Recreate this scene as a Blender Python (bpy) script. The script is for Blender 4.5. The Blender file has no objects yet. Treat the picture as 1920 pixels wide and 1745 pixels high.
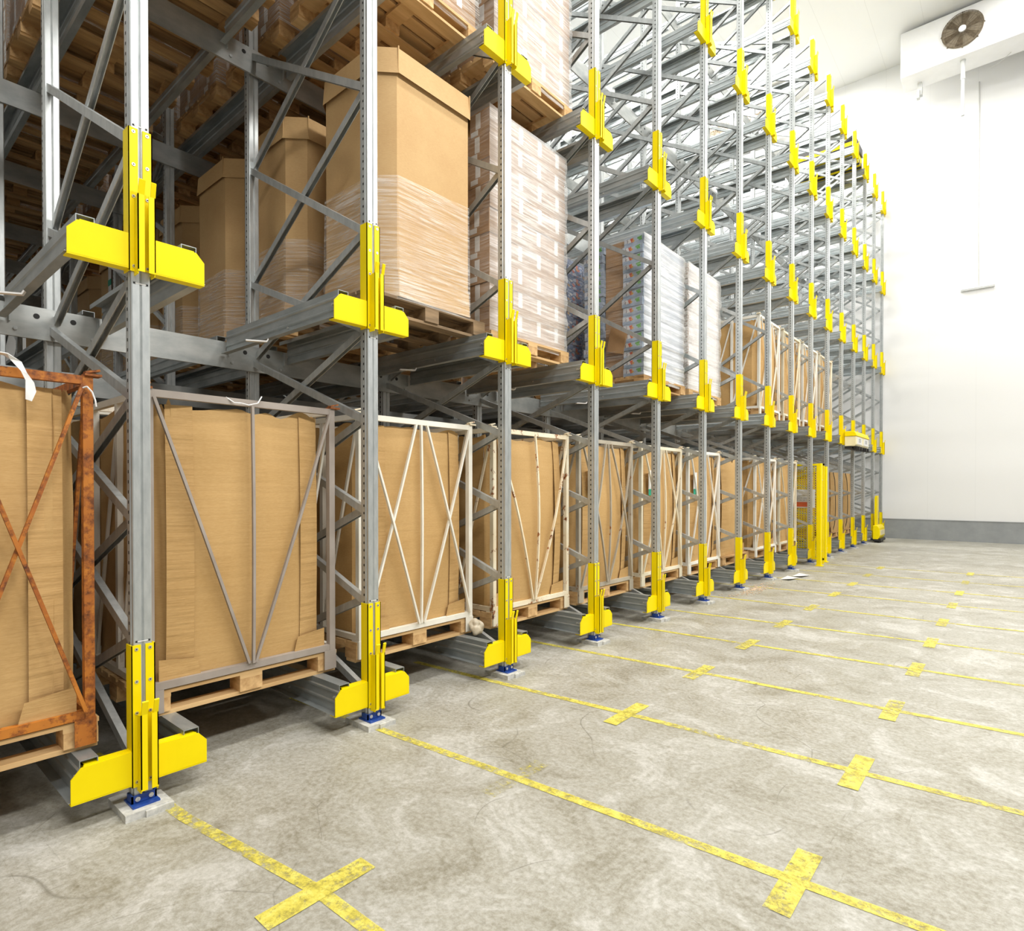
import bpy, math, random
from mathutils import Vector, Matrix, noise as mnoise
random.seed(7)
sc = bpy.context.scene
COL = sc.collection
R = math.radians

# ------------------------------------------------------------------ materials
M = {}
def new_mat(name):
    m = bpy.data.materials.new(name); m.use_nodes = True
    nt = m.node_tree; b = nt.nodes['Principled BSDF']
    M[name] = m
    return m, nt, b
def N(nt, t, **kw):
    n = nt.nodes.new(t)
    for k, v in kw.items():
        if k.startswith('i_'): n.inputs[k[2:].replace('_', ' ')].default_value = v
        else: setattr(n, k, v)
    return n
def coords(nt, scale=(1, 1, 1), world=False):
    if world:
        g = N(nt, 'ShaderNodeNewGeometry'); src = g.outputs['Position']
    else:
        g = N(nt, 'ShaderNodeTexCoord'); src = g.outputs['Object']
    mp = N(nt, 'ShaderNodeMapping'); mp.inputs['Scale'].default_value = scale
    nt.links.new(src, mp.inputs['Vector'])
    return mp.outputs['Vector']
def ramp(nt, fac, stops):
    r = N(nt, 'ShaderNodeValToRGB'); e = r.color_ramp.elements
    while len(e) < len(stops): e.new(0.5)
    for el, (p, c) in zip(e, stops):
        el.position = p; el.color = tuple(c) + (1,) if len(c) == 3 else c
    nt.links.new(fac, r.inputs['Fac'])
    return r.outputs['Color']
def noise_tex(nt, vec, scale, detail=5, rough=0.6, dist=0.0):
    n = N(nt, 'ShaderNodeTexNoise'); n.inputs['Scale'].default_value = scale
    n.inputs['Detail'].default_value = detail; n.inputs['Roughness'].default_value = rough
    n.inputs['Distortion'].default_value = dist
    nt.links.new(vec, n.inputs['Vector'])
    return n.outputs['Fac']
def bump(nt, b, h, strength=0.2, dist=0.01):
    bn = N(nt, 'ShaderNodeBump'); bn.inputs['Strength'].default_value = strength; bn.inputs['Distance'].default_value = dist
    nt.links.new(h, bn.inputs['Height']); nt.links.new(bn.outputs['Normal'], b.inputs['Normal'])
def mixc(nt, fac, a, c, mode='MIX'):
    mx = N(nt, 'ShaderNodeMix', data_type='RGBA', blend_type=mode)
    for s, v in (('Factor', fac), ('A', a), ('B', c)):
        i = [x for x in mx.inputs if x.name == s and (x.type == ('VALUE' if s == 'Factor' else 'RGBA'))][0]
        if hasattr(v, 'is_linked'): nt.links.new(v, i)
        elif isinstance(v, (int, float)): i.default_value = v
        else: i.default_value = tuple(v) + (1,)
    return [o for o in mx.outputs if o.type == 'RGBA'][0]
def noisy(name, c1, c2, scale=6, rough=0.6, metal=0.0, stretch=(1, 1, 1), bstr=0.0, lo=0.35, hi=0.65, detail=5, spec=0.5, world=False):
    m, nt, b = new_mat(name)
    v = coords(nt, stretch, world); f = noise_tex(nt, v, scale, detail)
    nt.links.new(ramp(nt, f, [(lo, c1), (hi, c2)]), b.inputs['Base Color'])
    b.inputs['Roughness'].default_value = rough; b.inputs['Metallic'].default_value = metal
    b.inputs['Specular IOR Level'].default_value = spec
    if bstr: bump(nt, b, f, bstr)
    return m
noisy('galvanized', (.44, .465, .465), (.55, .57, .565), 22, .40, .6, (1, 1, .35), .0)
noisy('galvanized_rail', (.33, .365, .372), (.48, .51, .512), 10, .38, .6, (.35, 1, 1), .02)
noisy('galvanized_beam', (.34, .36, .355), (.50, .51, .49), 8, .45, .65, (1, .4, 1), .02)
noisy('dark_hole', (.015, .015, .015), (.03, .03, .03), 5, .8)
noisy('yellow_paint', (.88, .68, .0), (.92, .73, .001), 3, .42, 0, (1, 1, 1), .0, spec=.2)
noisy('blue_paint', (.012, .05, .26), (.02, .075, .36), 20, .4)
noisy('shim', (.42, .42, .40), (.66, .65, .61), 25, .75, 0, bstr=.15)
noisy('screw_metal', (.55, .54, .5), (.75, .74, .7), 60, .35, .8)
noisy('wood', (.50, .30, .12), (.78, .54, .27), 9, .75, 0, (1, .12, 1), .1, .3, .7)
noisy('wood_cross', (.46, .27, .10), (.74, .50, .24), 9, .75, 0, (.12, 1, 1), .1, .3, .7)
noisy('wood_block', (.42, .235, .09), (.72, .47, .22), 14, .8, 0, (.3, 1, 1), .1)
noisy('wood_grey', (.10, .065, .035), (.42, .28, .15), 8, .8, 0, (1, .15, 1), .12, .3, .7)
noisy('wood_old', (.25, .13, .045), (.70, .44, .19), 7, .8, 0, (1, .15, 1), .12, .3, .7)
def paint_rust(name, paint, paint2, rust_amt):
    m, nt, b = new_mat(name)
    v = coords(nt)
    f = noise_tex(nt, v, 9, 8, .72); g = noise_tex(nt, v, 3.2, 3)
    rust = ramp(nt, noise_tex(nt, v, 30, 4), [(.3, (.07, .018, .006)), (.55, (.34, .10, .012)), (.75, (.58, .23, .025))])
    pnt = ramp(nt, g, [(.35, paint), (.65, paint2)])
    k = ramp(nt, f, [(max(0, rust_amt - .03), (1, 1, 1)), (rust_amt + .03, (0, 0, 0))])
    nt.links.new(mixc(nt, k, pnt, rust), b.inputs['Base Color'])
    b.inputs['Roughness'].default_value = .6
    bump(nt, b, f, .12)
paint_rust('rusty_orange', (.33, .09, .012), (.52, .18, .018), .52)
paint_rust('grey_frame', (.30, .255, .22), (.38, .33, .29), .28)
paint_rust('white_frame', (.74, .70, .60), (.86, .83, .74), .31)
paint_rust('cream_rust_frame', (.78, .66, .46), (.86, .79, .62), .41)
paint_rust('drab_frame', (.36, .32, .25), (.48, .43, .34), .36)
paint_rust('cream_frame', (.74, .66, .48), (.84, .78, .62), .34)
paint_rust('clean_white_frame', (.80, .77, .68), (.88, .86, .79), .27)
def cardboard(name, c1, c2, corr=True, bs=.16):
    m, nt, b = new_mat(name)
    v = coords(nt); f = noise_tex(nt, v, 2.2, 6, .6)
    fine = noise_tex(nt, coords(nt, (1, 1, 6)), 40, 3)
    base = ramp(nt, f, [(.3, c1), (.7, c2)])
    nt.links.new(mixc(nt, .10, base, ramp(nt, fine, [(.3, (.25, .13, .05)), (.7, (.8, .6, .35))])), b.inputs['Base Color'])
    b.inputs['Roughness'].default_value = .72; b.inputs['Specular IOR Level'].default_value = .3
    w = N(nt, 'ShaderNodeTexNoise'); w.inputs['Scale'].default_value = 1.6; w.inputs['Detail'].default_value = 4
    nt.links.new(coords(nt, (1, 1, 14)), w.inputs['Vector'])
    bump(nt, b, w.outputs['Fac'], bs if corr else .07, .02)
cardboard('cardboard', (.49, .295, .105), (.57, .36, .145))
cardboard('cardboard_strip', (.485, .288, .102), (.56, .35, .14), True, .45)
cardboard('cardboard_octabin', (.52, .320, .138), (.59, .390, .180), False)
cardboard('cardboard_carton', (.33, .185, .085), (.44, .265, .135), False)
cardboard('cardboard_pale', (.56, .39, .24), (.68, .50, .34), False)
noisy('label_white', (.72, .71, .68), (.82, .81, .79), 8, .5)
noisy('label_green', (.02, .36, .22), (.03, .42, .27), 8, .5)
noisy('plastic_white', (.78, .77, .75), (.90, .89, .87), 12, .3)
noisy('plastic_crumpled', (.50, .42, .30), (.70, .62, .48), 30, .3, bstr=.4)
noisy('wall_white', (.80, .80, .79), (.84, .84, .83), .7, .55)
noisy('skirting_grey', (.27, .285, .29), (.32, .335, .34), 3, .6)
noisy('white_metal', (.82, .82, .82), (.86, .86, .86), 3, .35)
noisy('fan_grille', (.10, .075, .045), (.20, .155, .10), 20, .5, .3)
noisy('fan_dark', (.20, .165, .115), (.30, .25, .18), 6, .7)
noisy('black_plastic', (.012, .011, .011), (.03, .028, .026), 9, .45)
noisy('cream_panel', (.80, .72, .42), (.86, .79, .52), 5, .4)
noisy('pale_grey', (.55, .56, .56), (.66, .67, .66), 5, .5)
noisy('sawdust', (.62, .46, .32), (.70, .56, .42), 60, .9)
noisy('sign_red', (.62, .10, .03), (.70, .14, .04), 5, .5)
noisy('lamp_grey', (.42, .43, .42), (.52, .53, .52), 5, .5)
noisy('cable_grey', (.55, .55, .52), (.62, .62, .6), 5, .6)

def printed(name, bg1, bg2):
    m, nt, b = new_mat(name)
    v = coords(nt, (1, 1, 1))
    base = ramp(nt, noise_tex(nt, v, 9, 3), [(.35, bg1), (.65, bg2)])
    sp = N(nt, 'ShaderNodeSeparateXYZ'); nt.links.new(v, sp.inputs[0])
    nz = noise_tex(nt, v, 24, 2)
    a = N(nt, 'ShaderNodeMath', operation='MULTIPLY_ADD'); a.inputs[1].default_value = .14; nt.links.new(nz, a.inputs[0]); nt.links.new(sp.outputs['X'], a.inputs[2])
    u = N(nt, 'ShaderNodeMapRange'); u.inputs['From Min'].default_value = -.08; u.inputs['From Max'].default_value = .22; nt.links.new(a.outputs[0], u.inputs['Value'])
    pal = ramp(nt, u.outputs['Result'], [(0, (.55, .56, .60)), (.16, (.16, .12, .14)), (.22, (.66, .64, .64)), (.34, (.56, .08, .03)), (.44, (.66, .42, .08)), (.50, bg2), (.66, (.10, .34, .04)), (.86, bg1)])
    pal.node.color_ramp.interpolation = 'CONSTANT'
    zz = N(nt, 'ShaderNodeMath', operation='MULTIPLY_ADD'); zz.inputs[1].default_value = .05; nt.links.new(nz, zz.inputs[0]); nt.links.new(sp.outputs['Z'], zz.inputs[2])
    k = ramp(nt, zz.outputs[0], [(.062, (0, 0, 0)), (.066, (1, 1, 1)), (.115, (1, 1, 1)), (.118, (0, 0, 0))])
    nt.links.new(mixc(nt, k, base, pal), b.inputs['Base Color'])
    b.inputs['Roughness'].default_value = .4
printed('printed_carton', (.27, .34, .45), (.40, .47, .57))
m, nt, b = new_mat('printed_carton_dark')
v = coords(nt, (1, 1, 1.6)); vo = N(nt, 'ShaderNodeTexVoronoi'); vo.inputs['Scale'].default_value = 22; nt.links.new(v, vo.inputs['Vector'])
sep = N(nt, 'ShaderNodeSeparateColor'); nt.links.new(vo.outputs['Color'], sep.inputs['Color'])
pal = ramp(nt, sep.outputs['Red'], [(0, (.10, .14, .24)), (.34, (.05, .06, .12)), (.50, (.34, .36, .42)), (.66, (.42, .09, .05)), (.74, (.16, .20, .32)), (.88, (.55, .54, .54)), (.95, (.40, .22, .06))])
pal.node.color_ramp.interpolation = 'CONSTANT'
nt.links.new(pal, b.inputs['Base Color']); b.inputs['Roughness'].default_value = .4
m, nt, b = new_mat('printed_pale')
pv = coords(nt, (1, 1, 2.2))
pf = noise_tex(nt, pv, 22, 3)
nt.links.new(ramp(nt, pf, [(.40, (.45, .34, .28)), (.50, (.72, .68, .63)), (.62, (.80, .78, .76)), (.68, (.55, .12, .08)), (.72, (.78, .76, .73))]), b.inputs['Base Color'])
b.inputs['Roughness'].default_value = .5

def film(name, lo, hi, tint=(.95, .94, .92), ang=.12, sc_=7.0, thin=.02):
    m = bpy.data.materials.new(name); m.use_nodes = True; M[name] = m
    nt = m.node_tree; nt.nodes.clear()
    out = N(nt, 'ShaderNodeOutputMaterial'); mix = N(nt, 'ShaderNodeMixShader')
    tr = N(nt, 'ShaderNodeBsdfTransparent'); pb = N(nt, 'ShaderNodeBsdfPrincipled')
    pb.inputs['Base Color'].default_value = tint + (1,); pb.inputs['Roughness'].default_value = .22
    g = N(nt, 'ShaderNodeTexCoord'); mp = N(nt, 'ShaderNodeMapping')
    mp.inputs['Scale'].default_value = (.40, .40, 11); mp.inputs['Rotation'].default_value = (ang, ang * .6, 0)
    nt.links.new(g.outputs['Object'], mp.inputs['Vector'])
    f = noise_tex(nt, mp.outputs['Vector'], sc_, 6, .7, .4)
    big = noise_tex(nt, coords(nt, (1, 1, 1.5)), 1.7, 3)
    a = ramp(nt, f, [(.42, (0, 0, 0)), (.64, (1, 1, 1))])
    bg = ramp(nt, big, [(.3, (.25, .25, .25)), (.7, (1, 1, 1))])
    mul = mixc(nt, 1.0, a, bg, 'MULTIPLY')
    mr = N(nt, 'ShaderNodeMapRange'); mr.inputs['To Min'].default_value = lo; mr.inputs['To Max'].default_value = hi
    nt.links.new(mul, mr.inputs['Value'])
    nt.links.new(mr.outputs['Result'], mix.inputs['Fac'])
    nt.links.new(tr.outputs[0], mix.inputs[1]); nt.links.new(pb.outputs[0], mix.inputs[2])
    nt.links.new(mix.outputs[0], out.inputs['Surface'])
    bn = N(nt, 'ShaderNodeBump'); bn.inputs['Strength'].default_value = .25; bn.inputs['Distance'].default_value = .03
    nt.links.new(f, bn.inputs['Height']); nt.links.new(bn.outputs['Normal'], pb.inputs['Normal'])
film('film_clear', .05, .72)
film('film_glare', .30, .90, (.97, .96, .95), .10, 5)  # for aisle-facing sides: glare painted in as extra white
film('film_glare_strong', .42, .97, (.97, .965, .955), .10, 4)  # same film with stronger painted glare
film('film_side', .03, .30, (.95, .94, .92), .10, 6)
film('film_thin', .06, .34)

# floor paint with wear
m = bpy.data.materials.new('floor_paint'); m.use_nodes = True; M['floor_paint'] = m
nt = m.node_tree; nt.nodes.clear()
out = N(nt, 'ShaderNodeOutputMaterial'); mix = N(nt, 'ShaderNodeMixShader'); tr = N(nt, 'ShaderNodeBsdfTransparent'); pb = N(nt, 'ShaderNodeBsdfPrincipled')
pv = coords(nt, (1, 1, 1), True)
f = noise_tex(nt, pv, 24, 9, .8); f2 = noise_tex(nt, coords(nt, (3, 3, 1), True), 5, 6, .75); f3 = noise_tex(nt, pv, 1.3, 3)
nt.links.new(ramp(nt, f2, [(.36, (.44, .37, .06)), (.50, (.68, .59, .09)), (.62, (.78, .70, .16))]), pb.inputs['Base Color']); pb.inputs['Roughness'].default_value = .6
s1 = N(nt, 'ShaderNodeMath', operation='MULTIPLY_ADD'); s1.inputs[1].default_value = .55
nt.links.new(f3, s1.inputs[0]); nt.links.new(f, s1.inputs[2])
nt.links.new(ramp(nt, s1.outputs[0], [(.62, (.04, .04, .04)), (.80, (.92, .92, .92))]), mix.inputs['Fac'])
nt.links.new(tr.outputs[0], mix.inputs[1]); nt.links.new(pb.outputs[0], mix.inputs[2]); nt.links.new(mix.outputs[0], out.inputs['Surface'])
m2 = m.copy(); m2.name = 'floor_paint_faded'; M['floor_paint_faded'] = m2
for n in m2.node_tree.nodes:
    if n.type == 'VALTORGB' and any(l.to_node.type == 'MIX_SHADER' for l in n.outputs[0].links):
        n.color_ramp.elements[0].position = .80; n.color_ramp.elements[1].position = .95

# concrete floor
m, nt, b = new_mat('concrete')
v = coords(nt, (1, 1, 1), True)
big = noise_tex(nt, v, .45, 5, .6, .6); mid = noise_tex(nt, v, 2.1, 10, .74, .9); fine = noise_tex(nt, v, 34, 8, .8)
c = ramp(nt, big, [(.32, (.27, .255, .205)), (.5, (.36, .345, .295)), (.66, (.44, .43, .39))])
c = mixc(nt, .70, c, ramp(nt, mid, [(.37, (.17, .148, .088)), (.455, (.33, .312, .250)), (.53, (.40, .388, .335)), (.60, (.60, .59, .55))]))
c = mixc(nt, .40, c, ramp(nt, fine, [(.38, (.18, .165, .115)), (.50, (.38, .365, .315)), (.60, (.56, .55, .51))]))
# scratches, tyre scuffs and hairline arcs
sm = noise_tex(nt, v, .8, 4)
k2 = ramp(nt, sm, [(.46, (0, 0, 0)), (.62, (1, 1, 1))])
for scl, wgt, col in (((.55, 11, 1), .75, (.125, .110, .07)), ((8, .45, 1), .65, (.17, .155, .115))):
    sx = noise_tex(nt, coords(nt, scl, True), 3.4, 10, .84, .7)
    k1 = ramp(nt, sx, [(.58, (0, 0, 0)), (.66, (wgt, wgt, wgt))])
    c = mixc(nt, mixc(nt, 1.0, k1, k2, 'MULTIPLY'), c, col)
sw = noise_tex(nt, coords(nt, (.5, 6, 1), True), 2.2, 9, .8, .6)
c = mixc(nt, ramp(nt, sw, [(.62, (0, 0, 0)), (.70, (.55, .55, .55))]), c, (.60, .595, .57))
for seed_, scl in ((0, .55), (7, .9)):
    vo = N(nt, 'ShaderNodeTexVoronoi', feature='DISTANCE_TO_EDGE'); vo.inputs['Scale'].default_value = scl
    g_ = N(nt, 'ShaderNodeNewGeometry'); ad = N(nt, 'ShaderNodeVectorMath', operation='ADD'); nt.links.new(g_.outputs['Position'], ad.inputs[0])
    nn = N(nt, 'ShaderNodeTexNoise'); nn.inputs['Scale'].default_value = .7; nn.inputs['Detail'].default_value = 1; nt.links.new(g_.outputs['Position'], nn.inputs['Vector'])
    ml = N(nt, 'ShaderNodeVectorMath', operation='SCALE'); ml.inputs['Scale'].default_value = 2.0; nt.links.new(nn.outputs['Color'], ml.inputs[0])
    nt.links.new(ml.outputs[0], ad.inputs[1]); ofs = N(nt, 'ShaderNodeVectorMath', operation='ADD'); ofs.inputs[1].default_value = (seed_, seed_ * 2.3, 0); nt.links.new(ad.outputs[0], ofs.inputs[0]); nt.links.new(ofs.outputs[0], vo.inputs['Vector'])
    kl = ramp(nt, vo.outputs['Distance'], [(.0015, (.55, .55, .55)), (.004, (0, 0, 0))])
    kn = ramp(nt, noise_tex(nt, v, 1.4, 2), [(.52, (0, 0, 0)), (.58, (1, 1, 1))])
    c = mixc(nt, mixc(nt, 1.0, kl, kn, 'MULTIPLY'), c, (.12, .11, .08))
nt.links.new(c, b.inputs['Base Color'])
nt.links.new(ramp(nt, mid, [(.3, (.42, .42, .42)), (.7, (.62, .62, .62))]), b.inputs['Roughness'])
b.inputs['Specular IOR Level'].default_value = .35
bump(nt, b, fine, .06, .004)

# ceiling and wall panels: faint seams
def panels(name, axis, col, seam, period=1.15, w=.012):
    m, nt, b = new_mat(name)
    g = N(nt, 'ShaderNodeNewGeometry'); s = N(nt, 'ShaderNodeSeparateXYZ'); nt.links.new(g.outputs['Position'], s.inputs[0])
    d = N(nt, 'ShaderNodeMath', operation='DIVIDE'); d.inputs[1].default_value = period; nt.links.new(s.outputs[axis], d.inputs[0])
    fr = N(nt, 'ShaderNodeMath', operation='FRACT'); nt.links.new(d.outputs[0], fr.inputs[0])
    lt = N(nt, 'ShaderNodeMath', operation='LESS_THAN'); lt.inputs[1].default_value = w / period; nt.links.new(fr.outputs[0], lt.inputs[0])
    nt.links.new(mixc(nt, lt.outputs[0], col, seam), b.inputs['Base Color']); b.inputs['Roughness'].default_value = .5
panels('ceiling_panel', 'X', (.78, .78, .765), (.70, .70, .68))
panels('wall_panel', 'X', (.83, .83, .82), (.79, .79, .78))

# ------------------------------------------------------------------ mesh builder
class MB:
    def __init__(s): s.v = []; s.f = []; s.mi = []
    def add(s, vs, fs, mi=0):
        o = len(s.v); s.v += [tuple(p) for p in vs]; s.f += [tuple(o + i for i in f) for f in fs]; s.mi += [mi] * len(fs); return s
    def box(s, x0, x1, y0, y1, z0, z1, mi=0):
        return s.add([(x0, y0, z0), (x1, y0, z0), (x1, y1, z0), (x0, y1, z0), (x0, y0, z1), (x1, y0, z1), (x1, y1, z1), (x0, y1, z1)],
                     [(0, 3, 2, 1), (4, 5, 6, 7), (0, 1, 5, 4), (1, 2, 6, 5), (2, 3, 7, 6), (3, 0, 4, 7)], mi)
    def bar(s, p, q, w, h, up=(0, 1, 0), mi=0):
        p, q = Vector(p), Vector(q); d = (q - p).normalized(); a = Vector(up); a = (a - d * a.dot(d)).normalized(); c = d.cross(a)
        vs = []
        for e in (p, q):
            for i, j in ((-1, -1), (1, -1), (1, 1), (-1, 1)): vs.append(e + a * (i * w / 2) + c * (j * h / 2))
        return s.add(vs, [(0, 1, 2, 3), (7, 6, 5, 4), (0, 4, 5, 1), (1, 5, 6, 2), (2, 6, 7, 3), (3, 7, 4, 0)], mi)
    def channel(s, p, q, w, h, up, t=.004):
        "open C section: web on +c side, two flanges"
        p, q = Vector(p), Vector(q); d = (q - p).normalized(); a = Vector(up); a = (a - d * a.dot(d)).normalized(); c = d.cross(a)
        prof = [(-h / 2, -w / 2), (h / 2, -w / 2), (h / 2, -w / 2 + t), (-h / 2 + t, -w / 2 + t), (-h / 2 + t, w / 2 - t), (h / 2, w / 2 - t), (h / 2, w / 2), (-h / 2, w / 2)]
        n = len(prof); vs = [e + a * y + c * x for e in (p, q) for x, y in prof]
        return s.add(vs, [(i, (i + 1) % n, n + (i + 1) % n, n + i) for i in range(n)] + [tuple(range(n))[::-1], tuple(range(n, 2 * n))])
    def prism(s, prof, axis, a0, a1, mi=0):
        "prof in the two remaining axes, extruded along axis"
        def pt(u, w, t): return {'x': (t, u, w), 'y': (u, t, w), 'z': (u, w, t)}[axis]
        n = len(prof); vs = [pt(u, w, a0) for u, w in prof] + [pt(u, w, a1) for u, w in prof]
        return s.add(vs, [(i, (i + 1) % n, n + (i + 1) % n, n + i) for i in range(n)] + [tuple(range(n))[::-1], tuple(range(n, 2 * n))], mi)
    def cyl(s, p, q, r, n=10, mi=0, r2=None):
        p, q = Vector(p), Vector(q); d = (q - p).normalized(); a = d.orthogonal().normalized(); c = d.cross(a); r2 = r if r2 is None else r2
        vs = [p + (a * math.cos(t) + c * math.sin(t)) * r for t in [2 * math.pi * i / n for i in range(n)]] + [q + (a * math.cos(t) + c * math.sin(t)) * r2 for t in [2 * math.pi * i / n for i in range(n)]]
        return s.add(vs, [(i, (i + 1) % n, n + (i + 1) % n, n + i) for i in range(n)] + [tuple(range(n))[::-1], tuple(range(n, 2 * n))], mi)
    def tube(s, pts, r, n=6):
        for a, b2 in zip(pts, pts[1:]): s.cyl(a, b2, r, n)
        return s
    def mesh(s, name, mats):
        me = bpy.data.meshes.new(name); me.from_pydata(s.v, [], s.f)
        for m_ in (mats if isinstance(mats, (list, tuple)) else [mats]): me.materials.append(M[m_])
        if any(s.mi): me.polygons.foreach_set('material_index', s.mi)
        import bmesh as _b
        bm = _b.new(); bm.from_mesh(me); _b.ops.recalc_face_normals(bm, faces=bm.faces); bm.to_mesh(me); bm.free()
        me.update(); return me
    def build(s, name, mats, parent=None, loc=None, bevel=0, smooth=False):
        o = bpy.data.objects.new(name, s.mesh(name, mats)); COL.objects.link(o)
        if parent is not None: o.parent = parent
        if loc: o.location = loc
        if smooth: o.data.polygons.foreach_set('use_smooth', [True] * len(o.data.polygons))
        if bevel:
            bv = o.modifiers.new('Bevel', 'BEVEL'); bv.width = bevel; bv.segments = 2; bv.limit_method = 'ANGLE'
        return o
def tag(o, label, cat, group=None, kind=None):
    o['label'] = label; o['category'] = cat
    if group: o['group'] = group
    if kind: o['kind'] = kind
    return o
def thing(name, loc, label=None, cat=None, group=None, rz=0):
    o = bpy.data.objects.new(name, None); COL.objects.link(o); o.empty_display_size = .1
    o.location = loc; o.rotation_euler = (0, 0, rz)
    if label: tag(o, label, cat, group)
    return o
def copy_tree(o, parent=None):
    c = o.copy(); COL.objects.link(c)
    if parent is not None: c.parent = parent
    for ch in list(o.children): copy_tree(ch, c)
    return c
def struct(o): o['kind'] = 'structure'; return o
ORD = ['first', 'second', 'third', 'fourth', 'fifth', 'sixth', 'seventh', 'eighth', 'ninth', 'tenth', 'eleventh', 'twelfth', 'thirteenth', 'fourteenth', 'fifteenth', 'sixteenth', 'seventeenth']

# ------------------------------------------------------------------ camera
FPX, CYPX, YAW, PIT = 1112.83, 924.65, .7080, -.0098
CAM = Vector((3.3058, -1.0257, 1.6))
cd = bpy.data.cameras.new('Camera'); cam = bpy.data.objects.new('Camera', cd); COL.objects.link(cam)
cd.sensor_fit = 'HORIZONTAL'; cd.sensor_width = 36; cd.lens = FPX / 1920 * 36; cd.shift_y = (CYPX - 872.5) / 1920
cd.clip_start = .05; cd.clip_end = 200
cam.location = CAM; cam.rotation_euler = (math.pi / 2 + PIT, 0, YAW)
sc.camera = cam
_s, _c = math.sin(YAW), math.cos(YAW)
_F = Vector((-_s * math.cos(PIT), _c * math.cos(PIT), math.sin(PIT))); _R = Vector((_c, _s, 0)); _U = _R.cross(_F)
def proj(p):
    d = Vector(p) - CAM; z = d.dot(_F)
    if z < .05: return None
    return 960 + FPX * d.dot(_R) / z, CYPX - FPX * d.dot(_U) / z
def in_frame(pts, m=25):
    for p in pts:
        q = proj(p)
        if q and -m < q[0] < 1920 + m and -m < q[1] < 1745 + m: return True
    return False
def seg_in_frame(a, b2, n=24):
    a, b2 = Vector(a), Vector(b2)
    return in_frame([a.lerp(b2, i / n) for i in range(n + 1)])

# ------------------------------------------------------------------ setting
YW, ZC, XL = 21.05, 14.82, -13.6
struct(MB().box(XL, 12, -9, YW, -.2, 0).build('floor', 'concrete'))
struct(MB().box(XL - .2, 12, -9, YW + .2, ZC, ZC + .2).build('ceiling', 'ceiling_panel'))
struct(MB().box(XL - .2, 12, YW, YW + .2, 0, ZC).build('wall_end', 'wall_panel'))
struct(MB().box(XL - .2, XL, -9, YW, 0, ZC).build('wall_rear', 'wall_white'))
struct(MB().box(XL, -.1, -1.75, -1.62, 0, ZC).build('light_block_near', 'wall_white'))  # unseen slab added to block outside light from the rack interior
struct(MB().box(XL, 12, YW - .05, YW, 0, .60).box(XL, 12, YW - .06, YW - .045, .60, .62).build('baseboard_end', 'skirting_grey'))

# ------------------------------------------------------------------ rack
W, O = 1.386, .016
def Yn(n): return O + n * W
LV = [.103, 2.638, 5.139, 7.660, 10.170]
LNAME = ['floor level', 'second level', 'third level', 'fourth level', 'top level']
ZTOP = 10.965
NODES = [.225, .84, 1.455, 2.07, 2.68, 3.34, 4.305, 5.27, 6.235, 7.2, 8.165, 9.13, 10.095, 10.85]
BX = -1.66            # front face of the back post of a frame
def post_mesh():
    half = [(0, .006), (0, .036), (-.003, .041), (-.022, .041), (-.027, .046), (-.060, .046), (-.064, .041), (-.082, .041), (-.082, .028)]
    prof = [(-.006, 0)] + half + [(-.076, .028)]
    prof = prof + [(x, -y) for x, y in reversed(prof[1:])]
    mb = MB().prism(prof, 'z', .045, ZTOP)
    z = .17
    while z < ZTOP - .05:
        for sy in (1, -1):
            y = sy * .0467; mb.add([(-.036, y, z), (-.048, y, z), (-.048, y, z + .016), (-.036, y, z + .016)], [(0, 1, 2, 3)], 1)
        z += .05
    return mb.mesh('post', ['galvanized', 'dark_hole'])
POST = post_mesh()
def link(name, me, parent, loc=None):
    o = bpy.data.objects.new(name, me); COL.objects.link(o); o.parent = parent
    if loc: o.location = loc
    return o
XA, XB = -.062, BX - .02
def brace_bars():
    out_ = []
    for k in range(len(NODES) - 1):
        a, b2 = NODES[k], NODES[k + 1]
        out_.append(((XA, -.012, a - .015), (XB, -.012, b2 - .015)))   # falls towards the aisle
        out_.append(((XA, .012, b2 + .015), (XB, .012, a + .015)))     # rises towards the aisle
    return out_
BARS = brace_bars()
# yellow bracket halves (local: post axis y = 0, front x = 0, z from bracket bottom)
def bracket_half(side):
    mb = MB(); s = side
    def bx(x0, x1, y0, y1, z0, z1): mb.box(x0, x1, min(s * y0, s * y1), max(s * y0, s * y1), z0, z1)
    bx(.001, .006, .010, .053, .02 if s < 0 else .03, .72)
    bx(-.068, .006, .0475, .053, .02 if s < 0 else .03, .72)
    # guide flange standing out towards the aisle, with a hooked tab on top
    ya, yb_ = (-.029, .001) if s < 0 else (.019, .049)
    yp = ya if s < 0 else yb_ - .005
    mb.prism([(.0, .0), (.050, .0), (.058, .02), (.058, .385), (.004, .375)], 'y', yp, yp + .005)
    mb.box(.053, .058, ya, yb_, .012, .385)
    mb.prism([(.053, .385), (.058, .385), (.073, .450), (.068, .455)], 'y', ya + (.002 if s < 0 else .008), yb_)
    # arm
    a0, a1 = s * .050, s * .300
    pr_ = [(a0, .035), (a1, .035), (a1, .15), (a1 - s * .040, .195), (a0, .20)]
    mb.prism(pr_, 'x', -.001, .005)
    bx(-.055, .005, .05, .300, .030, .036)
    bx(-.050, .0, .05, .250, .196, .202)
    bx(-.050, -.004, .245, .25, .165, .202)
    return mb
def screw_mesh(side):
    mb = MB(); s = side
    for z in (.70, .54, .385, .045): mb.cyl((.004, s * .030, z), (.0085, s * .030, z), .0085, 10)
    for z in (.70, .54, .385, .045): mb.cyl((.0085, s * .030, z), (.0090, s * .030, z), .0035, 6, 1)
    return mb.mesh('screws', ['screw_metal', 'dark_hole'])
BRK = {-1: bracket_half(-1).mesh('rail_bracket', 'yellow_paint'), 1: bracket_half(1).mesh('rail_bracket', 'yellow_paint')}
SCR = {-1: screw_mesh(-1), 1: screw_mesh(1)}
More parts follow.
